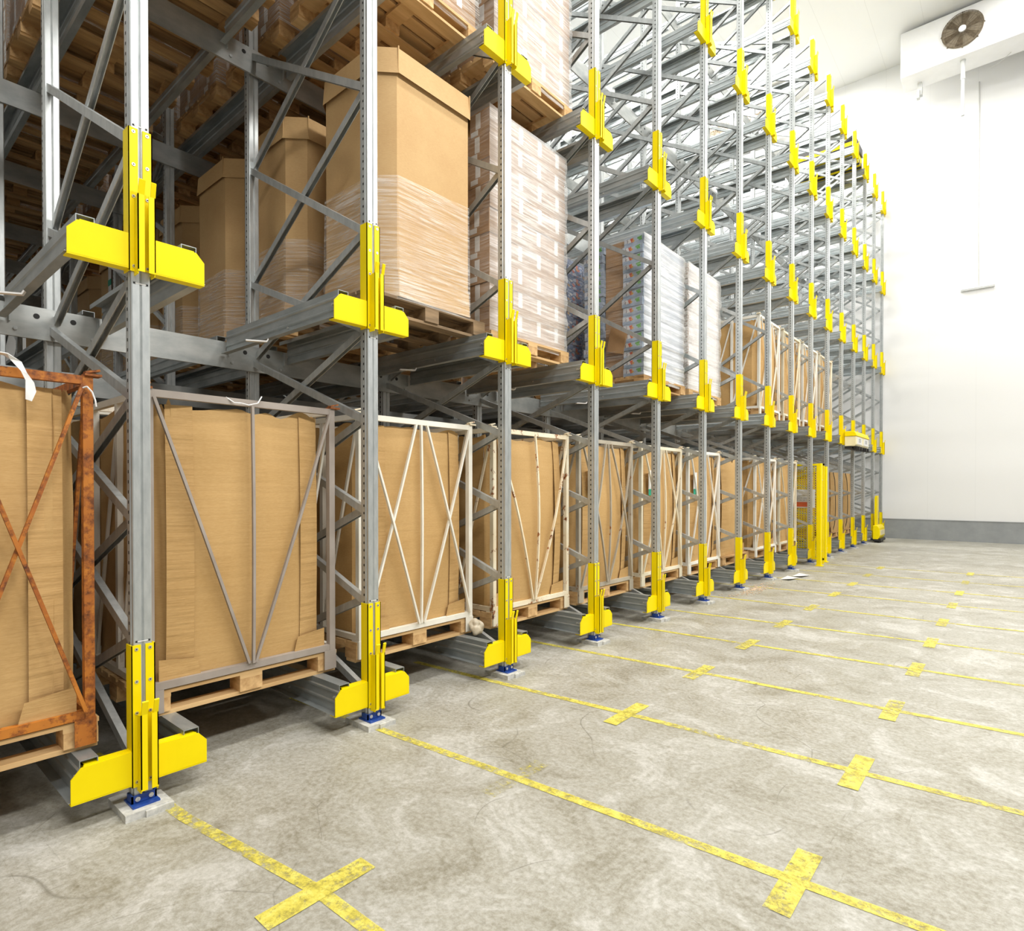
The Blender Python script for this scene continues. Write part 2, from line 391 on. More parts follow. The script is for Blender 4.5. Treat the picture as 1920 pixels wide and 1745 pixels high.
SHIM = MB().box(-.175, .085, -.105, .085, 0, .035).box(-.13, .10, -.02, .105, 0, .030).mesh('shim_block', 'shim')
BLUE = MB().box(-.085, .046, -.062, .060, .035, .044).box(.0015, .008, -.056, .056, .046, .082).box(-.06, .008, -.056, -.0475, .046, .082).box(-.06, .008, .0475, .056, .046, .082).mesh('base_plate', 'blue_paint')
BOLT = MB().cyl((.008, -.030, .064), (.014, -.030, .064), .012, 8).cyl((.008, .030, .064), (.014, .030, .064), .012, 8).mesh('bolt', 'screw_metal')
SLOT = MB()
for z0 in LV[:1]: pass
for z0 in LV:
    for zz in (z0 + .735, z0 - .035):
        SLOT.add([(.0006, y, z) for y, z in ((-.033, zz - .004), (-.022, zz - .004), (-.022, zz + .006), (-.033, zz + .006))], [(0, 1, 2, 3)], 1)
        SLOT.add([(.0006, y, z) for y, z in ((.022, zz - .004), (.033, zz - .004), (.033, zz + .006), (.022, zz + .006))], [(0, 1, 2, 3)], 1)
        SLOT.box(.0002, .0012, -.024, .024, zz - .001, zz + .003, 0)
SLOT = SLOT.mesh('locking_pin', ['plastic_white', 'dark_hole'])
BRM = [MB().channel(p, q, .036, .050, (0, 1, 0)).mesh('brace', 'galvanized') for p, q in BARS]
BRACING = MB()
for p, q in BARS: BRACING.channel(p, q, .036, .050, (0, 1, 0))
BRACING = BRACING.mesh('bracing', 'galvanized')

def feet(t, x):
    s = link('shim_block', SHIM, t, (x, 0, 0)); b_ = link('base_plate', BLUE, t, (x, 0, 0)); b_['label'] = 'blue base plate'; link('bolt', BOLT, b_)
NF = 16
for n in range(NF):
    where = 'nearest the camera' if n == 0 else ('last before the end wall' if n == NF - 1 else ORD[n] + ' from the camera')
    t = thing('rack_frame', (0, Yn(n), 0), 'grey upright rack frame with yellow brackets facing the aisle, ' + where, 'rack frame', 'rack frames along the aisle')
    p = link('upright_post', POST, t); link('locking_pin', SLOT, p)
    link('upright_post', POST, t, (BX, 0, 0))
    feet(t, 0)
    link('shim_block', SHIM, t, (BX, 0, 0))
    for k, me in enumerate(BRM):
        z0 = NODES[k // 2]
        if seg_in_frame((XA, Yn(n), z0), (XB, Yn(n), NODES[k // 2 + 1]), 6): link('brace', me, t)
    for L, z0 in enumerate(LV):
        if not in_frame([(0, Yn(n) + dy, z0 + dz) for dy in (-.3, 0, .3) for dz in (0, .35, .72)], 10): continue
        for s in (-1, 1):
            b_ = link('rail_bracket', BRK[s], t, (0, 0, z0)); b_['label'] = 'yellow steel rail bracket'; link('screws', SCR[s], b_)
DEPTHS = [-3.50, -7.12, -10.70]
DNAME = ['second', 'third', 'fourth']
for n in range(NF):
    for d, X in enumerate(DEPTHS):
        y = Yn(n)
        if not in_frame([(X - i * .85, y, z) for i in (0, 1, 2) for z in (.5, 2, 3.5, 5, 6.5, 8, 9.5, 10.9)], 40): continue
        t = thing('inner_rack_frame', (X, y, 0), 'plain grey rack frame, %s going into the rack behind the %s aisle frame' % (DNAME[d], ORD[n]), 'rack frame', 'rack frames inside the rack')
        link('upright_post', POST, t); link('upright_post', POST, t, (BX, 0, 0)); link('bracing', BRACING, t)
        link('shim_block', SHIM, t); link('shim_block', SHIM, t, (BX, 0, 0))

# rails: Z section, web at outer side, top flange towards the post, bottom flange into the bay
def rail_prof(s):
    e = .0035; y = s * .264
    def q(dy, z): return (y - s * dy, z)
    out_ = [q(0, .045), q(0, .095), q(-.007, .102), q(-.007, .112), q(0, .119), q(0, .165), q(-.007, .172), q(-.007, .182), q(0, .189), q(0, .226), q(.075, .226), q(.075, .196)]
    inn = [q(.075 - e, .196), q(.075 - e, .226 - e), q(e, .226 - e), q(e, .189), q(-.007 + e, .182), q(-.007 + e, .172), q(e, .165), q(e, .119), q(-.007 + e, .112), q(-.007 + e, .102), q(e, .095), q(e, .045 - e), q(-.044, .045 - e), q(-.044, .045)]
    return out_ + inn
X1, X2, X3 = -.006, -1.600, -1.780
FRAIL, DRAIL = {}, {}
for s in (-1, 1):
    mb = MB().prism(rail_prof(s), 'x', X2, X1)
    for (bx_, bz) in ((-.035, .14), (-.035, .075), (-.06, .14), (-.62, .085)): mb.cyl((bx_, s * .262, bz), (bx_, s * .275, bz), .008, 8, 1)
    FRAIL[s] = mb.mesh('pallet_rail', ['galvanized_rail', 'screw_metal'])
    DRAIL[s] = MB().prism(rail_prof(s), 'x', -11.9, X3).mesh('pallet_rail', 'galvanized_rail')
SIDE = {-1: 'left', 1: 'right'}
for n in range(NF):
    for L, z0 in enumerate(LV):
        for s in (-1, 1):
            y = Yn(n) + s * .264
            if n == 0 or seg_in_frame((X1, y, z0 + .13), (X2, y, z0 + .13), 6):
                o = bpy.data.objects.new('pallet_rail', FRAIL[s]); COL.objects.link(o); o.location = (0, Yn(n), z0)
                tag(o, 'grey rail ending in the %s yellow arm of the %s aisle frame, %s' % (SIDE[s], ORD[n], LNAME[L]), 'pallet rail', 'pallet rails at the aisle')
            if (n == 0 and L < 3) or seg_in_frame((X3, y, z0 + .13), (-11.9, y, z0 + .13), 12):
                o = bpy.data.objects.new('inner_rail', DRAIL[s]); COL.objects.link(o); o.location = (0, Yn(n), z0)
                tag(o, 'long grey rail deep inside, %s of the %s frame row, %s' % (SIDE[s], ORD[n], LNAME[L]), 'pallet rail', 'pallet rails inside the rack')
# hooked pallet stops under the front rails
HOOK = MB().bar((0, 0, .0), (.012, 0, -.022), .03, .008).bar((.010, 0, -.020), (.150, 0, -.024), .034, .009)
hook_me = HOOK.mesh('rail_hook', 'white_metal')
for n in range(0, 6):
    o = bpy.data.objects.new('rail_hook', hook_me); COL.objects.link(o); o.location = (-.84, Yn(n) - .30, LV[1] + .037)
    o.rotation_euler = (0, 0, R(-115))
    tag(o, 'small pale hook under the left second-level rail of the %s aisle frame' % ORD[n], 'hook', 'rail hooks')

# cross beams along the row
BEAM_X = [-1.69, -3.50, -5.16, -7.12, -8.78, -10.70]
BN = ['nearest the aisle', 'second in from the aisle', 'third in from the aisle', 'fourth in from the aisle', 'fifth in from the aisle', 'sixth in from the aisle']
for L in range(1, 5):
    z0 = LV[L]
    for i, X in enumerate(BEAM_X):
        zb, zt = (z0 - .06, z0 + .15) if i == 0 else (z0 - .17, z0 + .038)
        xb = -1.625 if i == 0 else X + .022
        x0 = xb
        t = thing('cross_beam', (x0, 0, 0), 'long grey cross beam running along the %s, %s' % (LNAME[L], BN[i]), 'cross beam', 'cross beams')
        prof = [(.0, zb), (.0, zt), (-.018, zt), (-.018, zt - .003), (-.003, zt - .003), (-.003, zb + .003), (-.018, zb + .003), (-.018, zb)]
        mb = MB().prism([(u, w) for u, w in prof], 'y', -1.35, Yn(NF - 1) + .1)
        mb.build('beam', 'galvanized_beam', t)
        if i == 0:
            cl = MB()
            for n in range(NF):
                for s in (-1, 1):
                    y = Yn(n) + s * .24
                    cl.box(.0, .022, y - .004, y + .004, z0 + .03, z0 + .14)
                    cl.cyl((.0, y - s * .03, z0 - .01), (.012, y - s * .03, z0 - .01), .012, 8)
                for dy in (-.10, .10):
                    cl.cyl((.0, Yn(n) + dy, z0 + .09), (.0012, Yn(n) + dy, z0 + .09), .018, 10, 1)
            cl.build('clips', ['galvanized', 'dark_hole'], t)

# ------------------------------------------------------------------ pallets
def make_pallet(d, mats, simple=False):
    "origin at the middle of the front edge on the rail; runs back along -x, 1.2 m along y"
    top, blk, low, crs = mats
    t = thing('pallet', (0, 0, 0))
    rnd = random.Random(int(d * 100) + len(top))
    mb = MB(); nb = 7; pitch = d / nb
    for i in range(nb):
        w = pitch * (.92 if i in (0, nb - 1) else .78)
        x = -(i + .5) * pitch; j = rnd.uniform(-.004, .004)
        mb.box(x - w / 2, x + w / 2, -.6 + j, .6 + j, .122, .144)
    for y in (-.528, 0, .528): mb.box(-d + .005, -.005, y - .07, y + .07, .100, .122)
    mb.build('top_deck', top, t)
    bm_ = MB().box(-.07, .07, -.07, .07, .022, .100)
    proto = None
    for x in (-.075, -d / 2, -d + .075):
        for y in (-.53, 0, .53):
            if proto is None: proto = bm_.build('block', blk, t)
            else:
                o = proto.copy(); COL.objects.link(o); proto_ = o; o.parent = t
            (proto if (x == -.075 and y == -.53) else o).location = (x, y, 0)
    rn = None
    for x in (-.075, -d / 2, -d + .075):
        if rn is None:
            rn = MB().box(-.055, .055, -.6, .6, 0, .022).build('bottom_board', low, t); rn.location = (x, 0, 0)
        else:
            o = rn.copy(); COL.objects.link(o); o.parent = t; o.location = (x, 0, 0)
    return t
PAL = {k: make_pallet(1.0, v) for k, v in {'fresh': ('wood', 'wood_block', 'wood', 'wood_cross'), 'old': ('wood_old', 'wood_block', 'wood_old', 'wood_old'), 'grey': ('wood_grey', 'wood_grey', 'wood_grey', 'wood_grey')}.items()}
def plain_pallet_mesh(d=1.0):
    mb = MB(); nb = 7; pitch = d / nb
    for i in range(nb):
        w = pitch * (.92 if i in (0, nb - 1) else .78); x = -(i + .5) * pitch
        mb.box(x - w / 2, x + w / 2, -.6, .6, .122, .144)
    for y in (-.528, 0, .528):
        mb.box(-d + .005, -.005, y - .07, y + .07, .100, .122)
        for x in (-.075, -d / 2, -d + .075): mb.box(x - .07, x + .07, y - .07, y + .07, .022, .100)
    for x in (-.075, -d / 2, -d + .075): mb.box(x - .055, x + .055, -.6, .6, 0, .022)
    return mb.mesh('pallet', 'wood_old')
PLAIN = plain_pallet_mesh()
used_pal = set()
def place_pallet(kind, x, y, z, label, group='pallets'):
    if kind == 'plain': t = bpy.data.objects.new('pallet', PLAIN); COL.objects.link(t)
    elif kind not in used_pal: t = PAL[kind]; used_pal.add(kind)
    else: t = copy_tree(PAL[kind])
    t.location = (x, y, z); tag(t, label, 'pallet', group); return t

# ------------------------------------------------------------------ cages (frame stillages) and their cardboard liners
def cage(mat, side_mat, pattern, d=1.0, w=1.17, z0=0.0, h=1.66, simple=False, bend=0.0):
    t = thing('frame_cage', (0, 0, 0))
    hw = w / 2; g = .042
    fr = MB()
    for y in (-hw, hw): fr.bar((-g / 2, y - math.copysign(g / 2, y), z0 - .10), (-g / 2, y - math.copysign(g / 2, y), z0 + h), g, g)
    fr.bar((-g / 2 - .001, -hw + g, z0 + h - g / 2), (-g / 2 - .001, hw - g, z0 + h - g / 2), g - .002, g - .001, (1, 0, 0))
    fr.bar((-g / 2 - .001, -hw + g, z0 + g / 2), (-g / 2 - .001, hw - g, z0 + g / 2), g - .002, g - .001, (1, 0, 0))
    fr.build('front_frame', mat, t)
    for s in (-1, 1):
        ft = MB(); y1 = s * (hw + .003); y0 = y1 - s * .088
        ft.box(.001, .006, min(y0, y1), max(y0, y1), z0 - .125, z0 + .002)
        ft.box(-.085, .001, min(y1 - s * .003, y1 + s * .002), max(y1 - s * .003, y1 + s * .002), z0 - .125, z0 + .002)
        ft.build('foot_plate', mat, t)
        cp = MB().box(-.055, .012, s * hw - .035, s * hw + .035, z0 + h + .001, z0 + h + .012).bar((-.02, s * hw - .03, z0 + h + .018), (-.02, s * hw + .03, z0 + h + .034), .04, .010, (1, 0, 0))
        cp.build('corner_cap', 'rusty_orange' if mat in ('rusty_orange', 'grey_frame') else 'cream_rust_frame', t)
    zt, zb = z0 + h - g, z0 + g; ym = 0
    bars = []
    if pattern == 'V': bars = [((-hw + g, zt), (ym - .02, zb)), ((ym, zt), (ym, zb)), ((hw - g, zt), (ym + .02, zb))]
    elif pattern == 'XX':
        bars = [((ym - .05, zt), (-hw + g, zb)), ((-hw + g, zt), (ym - .03, zb)), ((ym, zt), (ym, zb)), ((ym + .05, zt), (hw - g, zb)), ((hw - g, zt), (ym + .03, zb))]
    for k, ((ya, za), (yb, zb2)) in enumerate(bars):
        mb = MB(); pts = []
        for i in range(9):
            f_ = i / 8; pts.append((.004 + (k % 2) * .012 + bend * math.sin(math.pi * f_), ya + (yb - ya) * f_, za + (zb2 - za) * f_))
        for a, b2 in zip(pts, pts[1:]): mb.bar(a, b2, .020, .016, (1, 0, 0))
        mb.build('brace_bar', mat, t)
    sd = MB()
    for s in (-1, 1):
        y = s * (hw - g / 2)
        sd.bar((-d + g, y, z0 + h - g / 2), (-g - .001, y, z0 + h - g / 2), g * .8, g * .95, (0, 1, 0)).bar((-d + g, y, z0 + g / 2), (-g - .001, y, z0 + g / 2), g * .8, g * .95, (0, 1, 0))
        sd.bar((-d / 2, y, z0 + g), (-d / 2, y, z0 + h - g), g * .8, g, (0, 1, 0)).bar((-d + g / 2, y, z0), (-d + g / 2, y, z0 + h), g, g, (0, 1, 0))
        sd.bar((-g, y, z0 + h - g), (-d / 2, y, z0 + g), .016, .022, (0, 1, 0)).bar((-d / 2, y, z0 + h - g), (-d + g, y, z0 + g), .016, .022, (0, 1, 0))
    sd.bar((-d + g / 2, -hw + g, z0 + h - g / 2), (-d + g / 2, hw - g, z0 + h - g / 2), g * .9, g * .9, (1, 0, 0))
    sd.build('side_frame', side_mat, t)
    return t
def liner(d=.93, w=1.07, h=1.60, bulge=.03, torn=0.0, seed=1, mat='cardboard'):
    t = thing('cardboard_liner', (0, 0, 0))
    hw = w / 2; nu, nv = 24, 14
    knots = [0, .06, .20, .40, .64, .84, .95, 1]
    def prof_u(u):
        for a, b2 in zip(knots, knots[1:]):
            if u <= b2 + 1e-9:
                f_ = (u - a) / (b2 - a); g_ = lambda q: max(0, math.sin(math.pi * q)) ** .6
                return g_(a) * (1 - f_) + g_(b2) * f_
        return 0
    mb = MB()
    def face(org, du, outw, L, bl):
        vs = []; fs = []
        for j in range(nv + 1):
            for i in range(nu + 1):
                u, v_ = i / nu, j / nv
                k = prof_u(u) * (max(0, math.sin(math.pi * (v_ * .88 + .06))) ** .7)
                kk = bl * k + .012 * (mnoise.noise(Vector((u * 3 + seed * 7, v_ * 4, seed))))
                z = v_ * h
                if j == nv: z += torn * mnoise.noise(Vector((u * 6, seed * 3.1, 0))) - .01
                p = Vector(org) + Vector(du) * (u * L) + Vector(outw) * kk; vs.append((p.x, p.y, z))
        for j in range(nv):
            for i in range(nu): a = j * (nu + 1) + i; fs.append((a, a + 1, a + nu + 2, a + nu + 1))
        mb.add(vs, fs)
    c_ = .10
    face((0, -hw + c_, 0), (0, 1, 0), (1, 0, 0), w - 2 * c_, bulge)
    face((-d, -hw, 0), (1, 0, 0), (0, -1, 0), d - c_, bulge * .35); face((-d, hw, 0), (1, 0, 0), (0, 1, 0), d - c_, bulge * .35)
    face((-c_, -hw, 0), (1, c_ / c_, 0) if False else (c_, c_, 0), (.7, -.7, 0), 1, 0); face((0, hw - c_, 0), (-c_, c_, 0), (.7, .7, 0), 1, 0)
    mb.add([(-.1, -hw, h * .985), (-.1, hw, h * .985), (-d, hw, h * .985), (-d, -hw, h * .985)], [(0, 1, 2, 3)])
    mb.build('sleeve', mat, t, smooth=True)
    # overlapping vertical strips near the front corners and a loose flap at the foot
    for s, yy, wd in ((1, hw - .135, .15), (-1, -hw + .145, .15)):
        m_ = MB(); vs = []; fs = []
        for j in range(nv + 1):
            v_ = j / nv; k = max(0, math.sin(math.pi * (v_ * .88 + .06))) ** .7
            x = .006 + bulge * .62 * k
            for y_, dx in ((yy - s * wd * .42, 0.004), (yy + s * wd * .5, -.025)): vs.append((x + dx, y_, .03 + v_ * (h - .04)))
        for j in range(nv): a = j * 2; fs.append((a, a + 1, a + 3, a + 2))
        m_.add(vs, fs).build('corner_strip', 'cardboard_strip', t)
    for s in (-1, 1):
        y0 = s * (hw - .02); y1 = s * (hw - .25); x_ = .020
        MB().add([(x_ + .012, y0, .0), (x_ + .012, y1, .0), (x_ + .02, y1 + s * .03, .135), (x_ + .012, y0, .16), (x_ + .015, y0, .0), (x_ + .015, y1, .0), (x_ + .023, y1 + s * .03, .135), (x_ + .015, y0, .16)],
                 [(0, 1, 2, 3), (7, 6, 5, 4), (0, 4, 5, 1), (1, 5, 6, 2), (2, 6, 7, 3), (3, 7, 4, 0)]).build('bottom_flap', 'cardboard_strip', t)
    return t
ZP = .226            # pallet underside above bracket bottom
def Yb(b): return Yn(b) + W / 2
BAYN = {-1: 'left of the nearest yellow post'}
for b_ in range(0, 15): BAYN[b_] = 'right of the %s aisle frame' % ORD[b_]
L0 = [(-1, 'rusty_orange', 'rusty_orange', 'XX', 'rusty orange', .02, 'fresh', -.13), (0, 'grey_frame', 'white_frame', 'V', 'grey brown', .05, 'fresh', -.30), (1, 'white_frame', 'white_frame', 'XX', 'white', .045, 'fresh', -.33),
      (2, 'cream_rust_frame', 'cream_rust_frame', 'V', 'rust-flecked cream', .085, 'fresh', -.28), (3, 'drab_frame', 'drab_frame', 'XX', 'drab grey', .07, 'fresh', -.30),
      (4, 'cream_frame', 'cream_frame', 'XX', 'cream', .07, 'fresh', -.30), (5, 'clean_white_frame', 'clean_white_frame', 'XX', 'white', .06, 'fresh', -.30),
      (7, 'clean_white_frame', 'clean_white_frame', 'XX', 'white', .06, 'old', -.28), (8, 'cream_frame', 'clean_white_frame', 'V', 'cream', .05, 'old', -.28)]
def cage_set(bay, L, x, mat, smat, pat, cname, bulge, pk, seed, depthn=None):
    z = LV[L] + ZP; y = Yb(bay) - (.062 if bay == -1 else 0); extra = BAYN[bay] + ('' if L == 0 else ', second level')
    if depthn: extra = '%s, %s' % (depthn, 'left of the nearest post' if bay == -1 else 'right of the %s aisle frame' % ORD[bay])
    place_pallet(pk, x, y, z, 'wooden pallet under the %s cage %s' % (cname, extra), 'pallets under cages')
    c_ = cage(mat, smat, pat, z0=.150, bend=bulge * .55 if bulge > .06 else .012)
    c_.location = (x + .008, y, z); tag(c_, '%s steel cage on a pallet %s' % (cname, extra), 'frame cage', 'frame cages')
    l_ = liner(bulge=bulge, seed=seed, torn=.03 if seed % 2 else .05); l_.location = (x - .052, y, z + .15)
    tag(l_, 'cardboard liner in the %s cage %s' % (cname, extra), 'cardboard box', 'cardboard liners in cages')
    return c_, l_
for i, (bay, mat, smat, pat, cname, bulge, pk, x) in enumerate(L0):
    c_, l_ = cage_set(bay, 0, x, mat, smat, pat, cname, bulge, pk, i + 1)
    if bay in (3, 4, 5):   # paper stickers hanging on the liners
        MB().box(bulge + .004, bulge + .008, -.43, -.31, 1.04, 1.34).build('sticker', 'label_white', l_); MB().box(bulge + .006, bulge + .010, -.43, -.31, 1.02, 1.10).build('sticker_band', 'label_green', l_)
# second row of cages behind, added to keep the floor level dark
for i, bay in enumerate((-1, 0, 1, 2, 3, 4, 5, 6, 7, 8, 9)):
    cage_set(bay, 0, -1.44, 'white_frame', 'white_frame', 'V', 'added rear white', .03, 'plain', 40 + i, 'second in')

# octagonal cardboard bins
def octabin(d=.86, w=1.0, h=1.62, lid=.19, wrap=.0, c=.13, seed=0, side_wrap=True):
    t = thing('octabin', (0, 0, 0)); hw = w / 2
    def ring(g): return [(g, -hw + c), (g, hw - c), (-c, hw + g), (-d + c, hw + g), (-d - g, hw - c), (-d - g, -hw + c), (-d + c, -hw - g), (-c, -hw - g)]
    def shell(mb, g0, g1, z0, z1, n=1, wob=0):
        prev = None
        for j in range(n + 1):
            f_ = j / n; g = g0 + (g1 - g0) * f_
            r_ = [(x, y, z0 + (z1 - z0) * f_ + (wob * math.sin(i * 1.7 + seed) if j == n else 0)) for i, (x, y) in enumerate(ring(g))]
            if prev: mb.add(prev + r_, [(i, (i + 1) % 8, 8 + (i + 1) % 8, 8 + i) for i in range(8)])
            prev = r_
        return prev
    mb = MB(); top = shell(mb, 0, 0, 0, h)
    mb.add(top, [tuple(range(8))]); mb.build('body', 'cardboard_octabin', t)
    lm = MB(); shell(lm, .028, .012, h - lid + .03, h + .03, 1); r1 = [(x, y, h + .03) for x, y in ring(.012)]
    apex = (-d / 2, 0, h + .075); lm.add(r1 + [apex], [(i, (i + 1) % 8, 8) for i in range(8)])
    # folded corner seams of the lid
    for (x, y) in ((.020, -hw + c), (.020, hw - c), (-c, -hw - .020)):
        lm.box(x - .004, x + .004, y - .004, y + .004, h - lid + .035, h + .04)
    lm.build('lid', 'cardboard_octabin', t)
    tr_ = MB(); shell(tr_, .022, .010, .0, .20); tr_.build('tray', 'cardboard_octabin', t)
    if wrap:
        fm = MB(); shell(fm, .030, .014, -.02, wrap, 6, .015); fm.build('stretch_film', 'film_clear', t)
    return t
zL1 = LV[1] + ZP
OX = [-.20, -1.38, -2.52, -3.66, -4.80, -5.94, -7.08, -8.22, -9.36, -10.5]
for i, x in enumerate(OX):
    y = 2.135 + (0 if i == 0 else random.uniform(-.03, .03))
    nm = 'at the aisle' if i == 0 else '%s going in' % ORD[i]
    place_pallet('grey' if i == 0 else 'old' if i < 3 else 'plain', x + .02, Yb(1), zL1, ('dark weathered' if i == 0 else 'wooden') + ' pallet under the tall octagonal box, second level, ' + nm, 'pallets under octagonal boxes')
    hgt = 1.82 if i == 0 else 1.72 + .05 * (i % 3)
    o_ = octabin(h=hgt - .03, wrap=(.89 if i == 0 else .72 if i in (1, 2) else .6), w=1.0 if i == 0 else 1.04, seed=i)
    o_.location = (x, y, zL1 + .146)
    tag(o_, 'tall octagonal cardboard box with lid in the second bay, second level, ' + nm, 'cardboard box', 'octagonal boxes on the second level')
    if i == 5:
        MB().box(-.32, -.20, -.545, -.54, 1.25, 1.62).build('sticker', 'label_white', o_); MB().box(-.32, -.20, -.549, -.543, 1.36, 1.44).build('sticker_band', 'label_green', o_)

# ------------------------------------------------------------------ stretch-wrapped carton loads
CART = {}
def carton_mesh(dx, dy, dz, mat, tape):
    k = (round(dx, 3), round(dy, 3), round(dz, 3), mat, tape)
    if k not in CART:
        mb = MB().box(-dx / 2, dx / 2, -dy / 2, dy / 2, 0, dz); 
        if tape:
            tw = .06
            mb.box(dx / 2, dx / 2 + .0012, -tw / 2, tw / 2, dz * .35, dz, 1).box(-tw / 2, tw / 2, -dy / 2 - .0012, -dy / 2, dz * .35, dz, 1)
            mb.box(-.09, .0, -dy / 2 - .0014, -dy / 2 - .0002, dz * .1, dz * .32, 1)
        CART[k] = mb.mesh('carton', [mat, 'label_white'])
    return CART[k]
def carton_load(d, w, h, nx, ny, nz, mat, tape, filmmat, seed, shell_only=True, jitter=.008, gap_col=None, film_top=True):
    t = thing('wrapped_load', (0, 0, 0)); rnd = random.Random(seed)
    dx, dy, dz = d / nx, w / ny, h / nz
    me = carton_mesh(dx - .006, dy - .006, dz - .005, mat, tape)
    for k in range(nz):
        ox, oy = rnd.uniform(-jitter, jitter), rnd.uniform(-jitter, jitter)
        for i in range(nx):
            for j in range(ny):
                if shell_only and 0 < i < nx - 1 and 0 < j < ny - 1 and k < nz - 1: continue
                if gap_col is not None and j == 0 and i == gap_col: continue
                o = bpy.data.objects.new('carton', me); COL.objects.link(o); o.parent = t
                o.location = (-(i + .5) * dx + ox, -w / 2 + (j + .5) * dy + oy, k * dz)
    # film: slightly bulged wrap, pinched in at each layer
    fm = MB(); g = .016; rows = nz * 2
    prev = None; hw = w / 2 + g
    for r_ in range(rows + 1):
        z = -.06 + (h + .075) * r_ / rows; q_ = .006 * ((r_ % 2) * 2 - 1)
        ring = []
        for (ax, ay, bx_, by) in ((g, -hw, g, hw), (g, hw, -d - g, hw), (-d - g, hw, -d - g, -hw), (-d - g, -hw, g, -hw)):
            for s_ in range(6):
                f_ = s_ / 6; x = ax + (bx_ - ax) * f_; y = ay + (by - ay) * f_
                n_ = .012 * mnoise.noise(Vector((x * 3 + seed, y * 3, z * 5))) + q_
                ring.append((x + (n_ if abs(x - g) < 1e-6 else 0), y + (n_ * (1 if y > 0 else -1) if abs(abs(y) - hw) < 1e-6 else 0), z + .02 * mnoise.noise(Vector((x * 2, y * 2, seed + r_)))))
        if prev:
            n_ = len(ring); fm.add(prev + ring, [(i, (i + 1) % n_, n_ + (i + 1) % n_, n_ + i) for i in range(n_)])
        prev = ring
    if film_top: fm.add(prev, [tuple(range(len(prev)))], 1)
    if filmmat in ('film_glare', 'film_glare_strong'):
        fm.mi = [0 if all(abs(fm.v[i][0] - g) < .05 for i in f) else 1 for f in fm.f]  # only front faces take the film with painted glare
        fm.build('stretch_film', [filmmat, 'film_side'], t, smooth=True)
    else: fm.build('stretch_film', [filmmat, filmmat], t, smooth=True)
    return t
zl = zL1 + .148
# second level
def put(load, x, y, z, label, group): load.location = (x, y, z); tag(load, label, 'wrapped load', group)
G1 = 'wrapped loads on the second level'
place_pallet('fresh', -.28, Yb(2), zL1, 'light wooden pallet under the tall glare-whitened carton stack, second level', 'pallets under wrapped loads')
put(carton_load(.92, 1.16, 2.0, 3, 4, 9, 'cardboard_carton', True, 'film_glare', 3), -.32, Yb(2), zl, 'tall stack of brown cartons in glare-whitened film, right of the octagonal box at the aisle', G1)
place_pallet('fresh', -1.45, Yb(2), zL1, 'wooden pallet behind the glare-whitened carton stack, second level', 'pallets under wrapped loads')
put(carton_load(.92, 1.16, 1.85, 2, 3, 6, 'cardboard_carton', True, 'film_clear', 4), -1.48, Yb(2), zl, 'brown carton stack standing behind the glare-whitened stack, second level', G1)
place_pallet('old', -.25, Yb(4), zL1, 'pallet under the stack of printed blue cartons, second level', 'pallets under wrapped loads')
pl_ = carton_load(.88, 1.14, 1.76, 3, 3, 16, 'printed_carton', False, 'film_glare_strong', 5, jitter=.012, gap_col=1); put(pl_, -.28, Yb(4), zl, 'stack of printed blue cartons with a brown gap, wrapped in film, second level', G1)
for k_ in range(6): 
    o = bpy.data.objects.new('inner_carton', carton_mesh(.28, .22, .285, 'cardboard_carton', False)); COL.objects.link(o); o.parent = pl_; o.location = (-.44, -.40, .02 + k_ * .29)
tilt = bpy.data.objects.new('loose_carton', carton_mesh(.24, .20, .30, 'cardboard_carton', False)); COL.objects.link(tilt); tilt.parent = pl_; tilt.location = (-.40, -.49, .33); tilt.rotation_euler = (R(4), R(14), 0)
place_pallet('old', -1.40, Yb(4), zL1, 'pallet under the dark printed cartons, second level', 'pallets under wrapped loads')
put(carton_load(.9, 1.14, 1.74, 2, 3, 9, 'printed_carton_dark', False, 'film_thin', 6), -1.44, Yb(4), zl, 'stack of dark printed cartons behind the blue carton stack, second level', G1)
place_pallet('fresh', -.28, Yb(5), zL1, 'pallet under the pale wrapped stack beside the printed cartons, second level', 'pallets under wrapped loads')
put(carton_load(.9, 1.16, 1.80, 2, 4, 8, 'printed_pale', False, 'film_glare_strong', 7), -.31, Yb(5), zl, 'pale stack in glare-whitened film to the right of the printed blue cartons', G1)
place_pallet('fresh', -1.45, Yb(5), zL1, 'pallet behind the pale wrapped stack, second level', 'pallets under wrapped loads')
put(carton_load(.9, 1.16, 1.78, 2, 3, 6, 'printed_pale', False, 'film_glare', 8), -1.48, Yb(5), zl, 'pale wrapped stack standing behind the glare-whitened one, second level', G1)
for i, (bay, mat, nm, pat) in enumerate(((7, 'clean_white_frame', 'white', 'XX'), (8, 'cream_frame', 'cream', 'V'), (9, 'clean_white_frame', 'white', 'XX'), (10, 'cream_frame', 'cream', 'XX'))):
    cage_set(bay, 1, -.22, mat, 'clean_white_frame', pat, nm, .06, 'old', 20 + i)

for bay in (3, 4, 5, 6, 7, 8, 9):  # hidden loads added to darken the level below
    for i, x in enumerate((-3.2, -4.4, -5.6, -6.8)):
        nm = 'right of the %s aisle frame, %s going in' % (ORD[bay], ORD[i])
        place_pallet('plain', x, Yb(bay), zL1, 'added unseen pallet inside the second level, ' + nm, 'added unseen pallets on the second level')
        put(carton_load(.92, 1.14, 1.5, 1, 2, 2, 'cardboard_carton', False, 'film_side', 90 + bay * 5 + i), x - .03, Yb(bay), zl, 'added unseen brown cartons inside second level, ' + nm, 'added unseen loads on the second level')
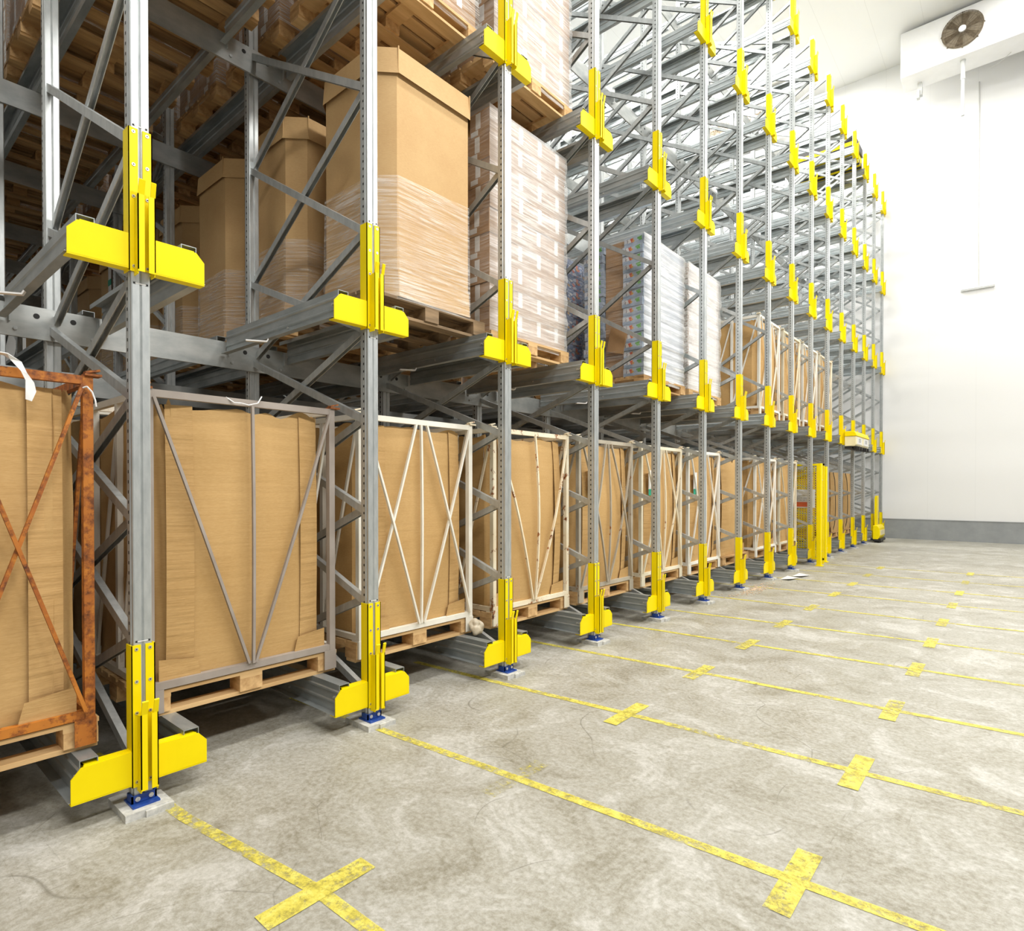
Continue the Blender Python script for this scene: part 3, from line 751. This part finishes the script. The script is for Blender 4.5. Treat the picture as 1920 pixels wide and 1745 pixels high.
# third level: wrapped pallets seen from below
z2 = LV[2] + ZP
PROTO2 = None
for bay in (-1, 0, 1, 2):
    for i in range(10):
        x = -.24 - i * 1.17
        if bay == 2 and i > 3: continue
        y = Yb(bay) + random.uniform(-.02, .02)
        if not in_frame([(x - dx, y + dy, z2 + dz) for dx in (0, .5, 1) for dy in (-.6, 0, .6) for dz in (0, .2, .6)], 20): continue
        nm = 'at the aisle' if i == 0 else '%s going in' % ORD[i]
        bn = 'left of the nearest post' if bay == -1 else '%s bay' % ORD[bay]
        place_pallet('fresh' if i == 0 and bay > 0 else 'old' if i < 5 else 'plain', x, y, z2, 'wooden pallet seen from below, third level, %s, %s' % (bn, nm), 'pallets on the third level')
        key = (bay == 2 and i == 0)
        l_ = carton_load(.94, 1.16, 1.6 if key else .9, 3 if key else 2, 4 if key else 3, 7 if key else 3, 'cardboard_carton', True, 'film_glare' if key else 'film_clear', 50 + bay * 7 + i, shell_only=key)
        put(l_, x - .03, y, z2 + .148, 'wrapped brown cartons overhead, third level, %s, %s' % (bn, nm), 'wrapped loads on the third level')

# torn cardboard bin, floor level bay seven
place_pallet('old', -.32, Yb(6), LV[0] + ZP, 'pallet under the torn cardboard box without a cage', 'pallets on the floor level')
tb = liner(d=.95, w=1.12, h=1.62, bulge=.09, torn=.16, seed=33, mat='cardboard'); tb.location = (-.42, Yb(6), LV[0] + ZP + .146)
tag(tb, 'bulging torn cardboard box without a cage, seventh bay on the floor level', 'cardboard box')
# brown strapped bins beyond the yellow gate
for i, bay in enumerate((10, 11, 12)):
    place_pallet('old', -.26, Yb(bay), LV[0] + ZP, 'pallet under the strapped brown box, %s beyond the yellow gate' % ORD[i], 'pallets on the floor level')
    bx_ = liner(d=.95, w=1.14, h=1.52, bulge=.05, seed=60 + i); bx_.location = (-.31, Yb(bay), LV[0] + ZP + .146)
    tag(bx_, 'strapped brown cardboard box without a cage, %s beyond the yellow gate' % ORD[i], 'cardboard box', 'strapped boxes beyond the gate')
    for yy in (-.3, .3):
        st = MB(); st.tube([(.028 + .055 * math.sin(math.pi * k / 8) ** .7 if 0 < k < 8 else .02, yy + .02 * math.sin(k), .01 + 1.5 * k / 8) for k in range(9)], .009, 6)
        st.build('strap', 'black_plastic', bx_)

# ------------------------------------------------------------------ yellow mesh gate with posts
gt = thing('mesh_gate', (0, 0, 0), 'yellow wire mesh panel with a warning sign in the tenth bay, floor level', 'safety gate')
gy0, gx = 12.66, -.75
mb = MB()
# panel stands along x between the ninth-bay side and the yellow column
for k in range(28): mb.bar((-1.25 + k * .05, gy0, .12), (-1.25 + k * .05, gy0, 2.06), .012, .012, (0, 1, 0))
for k in range(39): mb.bar((-1.25, gy0, .12 + k * .05), (.15, gy0, .12 + k * .05), .012, .012, (0, 1, 0))
mb.build('wire_mesh', 'yellow_paint', gt)
MB().box(-1.29, -1.25, gy0 - .02, gy0 + .02, 0, 2.1).box(.15, .19, gy0 - .02, gy0 + .02, 0, 2.1).box(-1.29, .19, gy0 - .02, gy0 + .02, 2.06, 2.1).box(-1.29, .19, gy0 - .02, gy0 + .02, .08, .12).build('gate_frame', 'yellow_paint', gt)
sg = MB().box(-.95, .02, gy0 - .024, gy0 - .016, 1.17, 1.56).build('warning_sign', 'label_white', gt)
sr = MB()
for k, zz in enumerate((1.47, 1.42, 1.37, 1.32)):
    xx = -.92
    rr = random.Random(k)
    while xx < -.1:
        w_ = rr.uniform(.03, .09); sr.box(xx, xx + w_, gy0 - .026, gy0 - .0235, zz, zz + .018); xx += w_ + .025
sr.build('sign_text', 'lamp_grey', sg)
MB().box(-.80, -.08, gy0 - .026, gy0 - .0235, 1.19, 1.29).build('sign_band', 'sign_red', sg)
for i, (yy, xx, zt) in enumerate(((12.25, .20, 2.09), (13.02, .12, 2.05))):
    t = thing('yellow_column', (xx, yy, 0), 'tall yellow steel guard column, %s of the pair by the mesh gate' % ('nearer' if i == 0 else 'farther'), 'guard column', 'yellow guard columns')
    MB().prism([(-.04, -.055), (.03, -.055), (.045, -.04), (.045, .04), (.03, .055), (-.04, .055)], 'z', .0, zt).build('column_body', 'yellow_paint', t)
    MB().box(-.06, .07, -.08, .08, 0, .012).build('column_base', 'yellow_paint', t)
    mb = MB()
    for zz in (.3, 1.0, 1.75): mb.cyl((.045, .02, zz), (.051, .02, zz), .012, 8)
    mb.build('bolt', 'screw_metal', t)

# ------------------------------------------------------------------ shuttles
t = thing('shuttle_carrier', (.065, 15.95, 2.60), 'cream and yellow shuttle carrier hung before the rack at the second level', 'pallet shuttle')
MB().prism([(0, .0), (.21, .0), (.245, .04), (.245, .24), (0, .24)], 'y', -.78, .78).build('carrier_body', 'cream_panel', t, bevel=.01)
MB().prism([(-.0, .24), (.265, .24), (.245, .30), (.21, .36), (-.0, .36)], 'y', -.80, .80).build('top_cover', 'yellow_paint', t, bevel=.01)
for yy in (-.38, .38):
    p_ = MB().box(.245, .252, yy - .28, yy + .28, .05, .22).build('front_panel', 'label_white', t)
    MB().box(.252, .255, yy - .12, yy + .12, .10, .19).build('panel_window', 'lamp_grey', p_)
mb = MB()
for yy in (-.62, -.30, .22, .54): mb.box(.16, .25, yy - .04, yy + .04, -.09, .0).box(.24, .29, yy - .02, yy + .02, -.09, -.01)
mb.box(.0, .15, -.78, .78, -.06, .0); mb.build('claw', 'black_plastic', t)

t = thing('top_shuttle', (-.10, Yb(12), LV[4] + ZP + .02), 'yellow and black striped pallet shuttle on the top level near the end wall', 'pallet shuttle')
mb = MB()
for k in range(5): mb.box(-1.48, .02, -.58 + k * .25, -.58 + k * .25 + .13, .0, .10)
mb.box(-1.48, .0, -.595, .60, .10, .30).box(-1.48, .02, -.607, -.595, .0, .10).box(-1.48, .02, -.607, -.595, .20, .30).build('chassis', 'yellow_paint', t)
mb = MB()
for k in range(4): mb.box(-1.48, .03, -.45 + k * .25, -.45 + k * .25 + .115, -.005, .098)
mb.box(-1.48, .025, -.607, -.595, .10, .20).box(-1.46, .025, -.607, -.595, .30, .40); mb.build('stripe_bar', 'black_plastic', t)
MB().box(-.55, .04, -.5, .5, .305, .52).build('drive_housing', 'black_plastic', t, bevel=.02)
MB().prism([(-1.45, .305), (-.58, .305), (-.58, .56), (-1.2, .56), (-1.45, .46)], 'y', -.55, .55).build('lift_cover', 'yellow_paint', t, bevel=.01)
mb = MB()
for x in (-.2, -1.25):
    for s in (-1, 1): mb.cyl((x, s * .60, .06), (x, s * .64, .06), .07, 14)
mb.build('wheel', 'black_plastic', t)

t = thing('floor_shuttle', (.03, 19.30, 0), 'yellow pallet shuttle cart with black bumper at the last frames on the floor', 'pallet shuttle')
MB().prism([(.03, .10), (.16, .10), (.21, .20), (.20, .42), (.14, .50), (.03, .50)], 'y', -.42, .42).build('cart_body', 'yellow_paint', t, bevel=.015)
MB().box(.03, .23, -.40, .40, .04, .12).build('bumper', 'black_plastic', t, bevel=.01)
MB().box(.195, .216, -.34, .34, .22, .36).build('front_panel', 'cream_panel', t)
mb = MB()
for s in (-.3, .3): mb.cyl((.06, s, .05), (.18, s, .05), .05, 14)
mb.build('wheel', 'black_plastic', t)
MB().prism([(.03, .5), (.09, .5), (.09, 1.36), (.05, 1.36), (.03, 1.30)], 'y', -.16, .12).build('mast_plate', 'yellow_paint', t)

# ------------------------------------------------------------------ coolers on the end wall
def cooler(x0, x1, fans, label):
    y0, y1, z0, z1 = 19.42, 20.28, 13.42, 14.70
    t = thing('air_cooler', ((x0 + x1) / 2, y0, z0), label, 'air cooler', 'air coolers at the end wall')
    xc = (x0 + x1) / 2
    MB().box(x0 - xc, x1 - xc, 0, y1 - y0, 0, z1 - z0).build('housing', 'white_metal', t, bevel=.015)
    for fx in fans:
        cx, cz, r = fx - xc, .69, .46
        mb = MB(); n = 40
        mb.cyl((cx, -.012, cz), (cx, .0, cz), r, n); f_ = mb.build('fan', 'fan_dark', t)
        g = MB()
        for rr in (r, r * .82, r * .40):
            pts = [(cx + rr * math.cos(a), -.05 - .03 * (1 - rr / r), cz + rr * math.sin(a)) for a in [2 * math.pi * i / n for i in range(n + 1)]]
            g.tube(pts, .010 if rr == r else .004, 5)
        for i in range(30):
            a = 2 * math.pi * i / 30; g.cyl((cx + .09 * math.cos(a), -.085, cz + .09 * math.sin(a)), (cx + r * math.cos(a), -.05, cz + r * math.sin(a)), .0045, 4)
        for i in range(8):
            a = 2 * math.pi * i / 8; g.cyl((cx + r * math.cos(a), -.05, cz + r * math.sin(a)), (cx + r * 1.04 * math.cos(a), .0, cz + r * 1.04 * math.sin(a)), .014, 5)
        g.build('fan_guard', 'fan_grille', f_)
        bl = MB()
        for i in range(6):
            a = 2 * math.pi * i / 6
            bl.add([(cx + .08 * math.cos(a), -.02, cz + .08 * math.sin(a)), (cx + .42 * math.cos(a + .1), -.018, cz + .42 * math.sin(a + .1)), (cx + .42 * math.cos(a + .55), -.036, cz + .42 * math.sin(a + .55)), (cx + .08 * math.cos(a + .5), -.036, cz + .08 * math.sin(a + .5))], [(0, 1, 2, 3)])
        bl.build('fan_blade', 'fan_grille', f_)
        MB().cyl((cx, -.095, cz), (cx, -.04, cz), .085, 20).build('fan_hub', 'white_metal', f_)
    mb = MB()
    for xx in (x0 + .35, (x0 + x1) / 2, x1 - .35): mb.cyl((xx - xc, .25, z1 - z0), (xx - xc, .25, ZC - z0), .015, 6).box(xx - xc - .05, xx - xc + .05, .2, .3, z1 - z0, z1 - z0 + .02)
    mb.build('hanger', 'pale_grey', t)
    return t, xc
c1, xc1 = cooler(.60, 5.2, (2.03, 3.95), 'white air cooler with a round brown fan under the ceiling at the end wall')
MB().cyl((2.03 - xc1, .25, -.02), (2.03 - xc1, .25, .0), .07, 12).cyl((2.03 - xc1, .25, -.52), (2.03 - xc1, .25, -.02), .055, 12).cyl((2.03 - xc1, .25, -1.52), (2.03 - xc1, .25, -.52), .042, 12).build('drain_pipe', 'pale_grey', c1)
MB().box(.95 - xc1, 1.06 - xc1, .55, .70, -.36, 0).box(.93 - xc1, 1.00 - xc1, .52, .66, -.44, -.22).build('valve_box', 'pale_grey', c1)
MB().tube([(2.6 - xc1, .82, -.16), (2.75 - xc1, .80, -.14), (2.95 - xc1, .74, -.05), (3.05 - xc1, .70, .0)], .008, 6).build('cable', 'cable_grey', c1)
cooler(-6.9, -2.6, (-4.85, -3.4), 'second white air cooler seen through the upper rack, one brown fan showing')
t = thing('wall_lamp', (2.33, YW - .06, 7.41), 'thin grey batten lamp low on a cable down the end wall', 'wall lamp')
MB().box(-.39, .39, -.03, .03, -.035, .02).build('lamp_body', 'lamp_grey', t, bevel=.008)
MB().box(-.39, .39, -.03, .02, .02, .045).build('lamp_cover', 'white_metal', t)
MB().tube([(.02, .045, .045), (.0, .045, 2.0), (.01, .045, 4.2), (.0, .045, 6.0)], .012, 6).build('cable', 'cable_grey', t)

# ------------------------------------------------------------------ floor markings
def decal(pts, mat, name, label, group):
    vs = []; n = len(pts) // 2
    MBo = MB().add([(x, y, .0025) for x, y in pts], [tuple(range(len(pts)))])
    o = MBo.build(name, mat); tag(o, label, 'floor marking', group); return o
XC1, XC2 = 1.205, 2.618
rows = [(.118, .251, .29), (1.39, 1.46, 1.545), (2.60, 2.68, 2.762), (3.84, 3.92, 3.98), (5.08, 5.13, 5.235), (6.23, 6.31, 6.42), (7.52, 7.56, 7.62), (8.78, 8.86, 8.95), (10.05, 10.1, 10.2), (11.35, 11.4, 11.5), (12.6, 12.7, 12.8)]
for k, (ya, yb, yc) in enumerate(rows):
    hw = .030; pts_t, pts_b = [], []
    xs = [-.9, .25, XC1, XC2, 5.4]; ys = [ya - .08, ya, yb, yc, yc + .18]
    for x, y in zip(xs, ys): pts_t.append((x, y + hw)); pts_b.append((x, y - hw))
    mb = MB()
    for i in range(4): mb.add([(pts_b[i][0], pts_b[i][1], .0025), (pts_b[i + 1][0], pts_b[i + 1][1], .0025), (pts_t[i + 1][0], pts_t[i + 1][1], .0025), (pts_t[i][0], pts_t[i][1], .0025)], [(0, 1, 2, 3)])
    o = mb.build('floor_line', 'floor_paint'); tag(o, 'worn yellow line painted across the aisle floor, %s from the camera' % ORD[k], 'floor marking', 'yellow floor lines')
    for q_, (xc, yy) in enumerate(((XC1, yb), (XC2, yc))):
        hx, hy = (.052, .235) if q_ == 0 else (.050, .24)
        o = MB().add([(xc - hx, yy - hy, .004), (xc + hx, yy - hy, .004), (xc + hx, yy + hy, .004), (xc - hx, yy + hy, .004)], [(0, 1, 2, 3)]).build('floor_cross', 'floor_paint_faded' if (k == 1 and q_ == 0) else 'floor_paint')
        tag(o, 'short worn yellow bar crossing the %s floor line, %s' % (ORD[k], 'nearer the rack' if q_ == 0 else 'out in the aisle'), 'floor marking', 'yellow cross bars')

# ------------------------------------------------------------------ small things
t = thing('plastic_wrap', (-.15, -.48, 2.14), 'crumpled white plastic strip hanging over the rusty cage top', 'plastic strip')
mb = MB(); vs = []; pth = [(-.03, -.55, .03), (-.02, -.30, .055), (-.01, -.12, .075), (.02, .0, .06), (.055, .03, .03), (.066, .055, -.02), (.070, .075, -.06), (.072, .078, -.10), (.072, .070, -.145)]
for i, p in enumerate(pth):
    w_ = (.05 if i < 4 else .015) * (1 + .3 * math.sin(i * 2.1)); vs += [(p[0] - (w_ if i < 4 else 0), p[1] - (0 if i < 4 else w_), p[2]), (p[0] + (w_ if i < 4 else .004), p[1] + (0 if i < 4 else w_), p[2] - .008)]
mb.add(vs, [(2 * i, 2 * i + 1, 2 * i + 3, 2 * i + 2) for i in range(len(pth) - 1)]); o = mb.build('strip', 'plastic_white', t)
so = o.modifiers.new('Solid', 'SOLIDIFY'); so.thickness = .004
def string(name, pts, label, r=.004):
    o = MB().tube(pts, r, 6).build(name, 'plastic_white'); tag(o, label, 'string'); return o
string('string', [(-.115, -.205, 2.075), (-.10, -.185, 2.085), (-.095, -.165, 2.06), (-.092, -.153, 2.02), (-.09, -.15, 1.99)], 'loose white string knotted at the top corner of the rusty cage')
zc = LV[0] + ZP + 1.81
string('string', [(-.30, .56, zc), (-.28, .60, zc - .03), (-.27, .64, zc - .03), (-.285, .69, zc - .035), (-.27, .74, zc - .02), (-.28, .77, zc + .025)], 'loose white string draped over the top bar of the grey cage')
t = thing('plastic_bundle', (-.30, Yb(1) + .56, LV[0] + ZP + .07), 'crumpled clear plastic bundle at the bottom corner of the white cage', 'plastic bundle')
import bmesh
bm = bmesh.new(); bmesh.ops.create_icosphere(bm, subdivisions=4, radius=.055)
for v_ in bm.verts: v_.co *= 1 + .5 * mnoise.noise(v_.co * 22); v_.co.z *= 1.2
me = bpy.data.meshes.new('bundle'); bm.to_mesh(me); bm.free(); me.materials.append(M['plastic_crumpled'])
o = bpy.data.objects.new('bundle', me); COL.objects.link(o); o.parent = t; o.location = (.05, 0, .0)
rnd = random.Random(5)
mb = MB()
for i in range(260):
    a = rnd.uniform(0, 6.28); r_ = abs(rnd.gauss(0, .35)); x, y = .15 + r_ * .35 * math.cos(a), 8.55 + r_ * 1.6 * math.sin(a); s_ = rnd.uniform(.004, .014)
    mb.box(x - s_, x + s_, y - s_, y + s_, .002, .002 + s_ * .5)
o = mb.build('sawdust', 'sawdust'); tag(o, 'scatter of orange wood shavings on the floor by the seventh aisle frame', 'wood shavings', kind='stuff')
for i, (x, y) in enumerate(((.24, 10.0), (.30, 10.5))):
    mb = MB().add([(x - .10, y - .16, .004), (x + .08, y - .2, .03), (x + .12, y + .18, .006), (x - .06, y + .14, .035)], [(0, 1, 2), (0, 2, 3)])
    o = mb.build('film_scrap', 'plastic_white'); tag(o, 'white plastic scrap on the floor beside the eighth aisle frame, %s one' % ('nearer' if i == 0 else 'farther'), 'plastic scrap', 'plastic scraps')

# ------------------------------------------------------------------ light
def area(name, loc, sx, sy, power, col=(1, .985, .95), rot=(0, 0, 0)):
    l = bpy.data.lights.new(name, 'AREA'); l.shape = 'RECTANGLE'; l.size = sx; l.size_y = sy; l.energy = power; l.color = col
    o = bpy.data.objects.new(name, l); COL.objects.link(o); o.location = loc; o.rotation_euler = rot; return o
for y, pw in ((-3, 680), (2, 500), (7, 370), (12, 320), (17, 290)): area('ceiling_light', (4.0, y, ZC - .15), 1.2, 3.2, pw)
for y in (6.5, 11, 15.5, 19): area('ceiling_light', (-5.5, y, ZC - .15), 8, 1.0, 1400)
for y in (-2, 3, 8, 13): area('added_side_fill', (8.0, y, 9.2), .8, 3.6, 520, rot=(0, R(66), 0))  # unseen strips across the aisle, added to brighten the rack's faces
w = bpy.data.worlds.new('World'); sc.world = w; w.use_nodes = True
w.node_tree.nodes['Background'].inputs[0].default_value = (1, .985, .95, 1)
w.node_tree.nodes['Background'].inputs[1].default_value = .36

sc.cycles.max_bounces = 8; sc.cycles.diffuse_bounces = 4; sc.cycles.glossy_bounces = 2; sc.cycles.transparent_max_bounces = 10
sc.view_settings.view_transform = 'Standard'
try: sc.view_settings.look = 'None'
except Exception: pass
sc.view_settings.gamma = 1; sc.view_settings.use_curve_mapping = False
sc.view_settings.exposure = -0.25
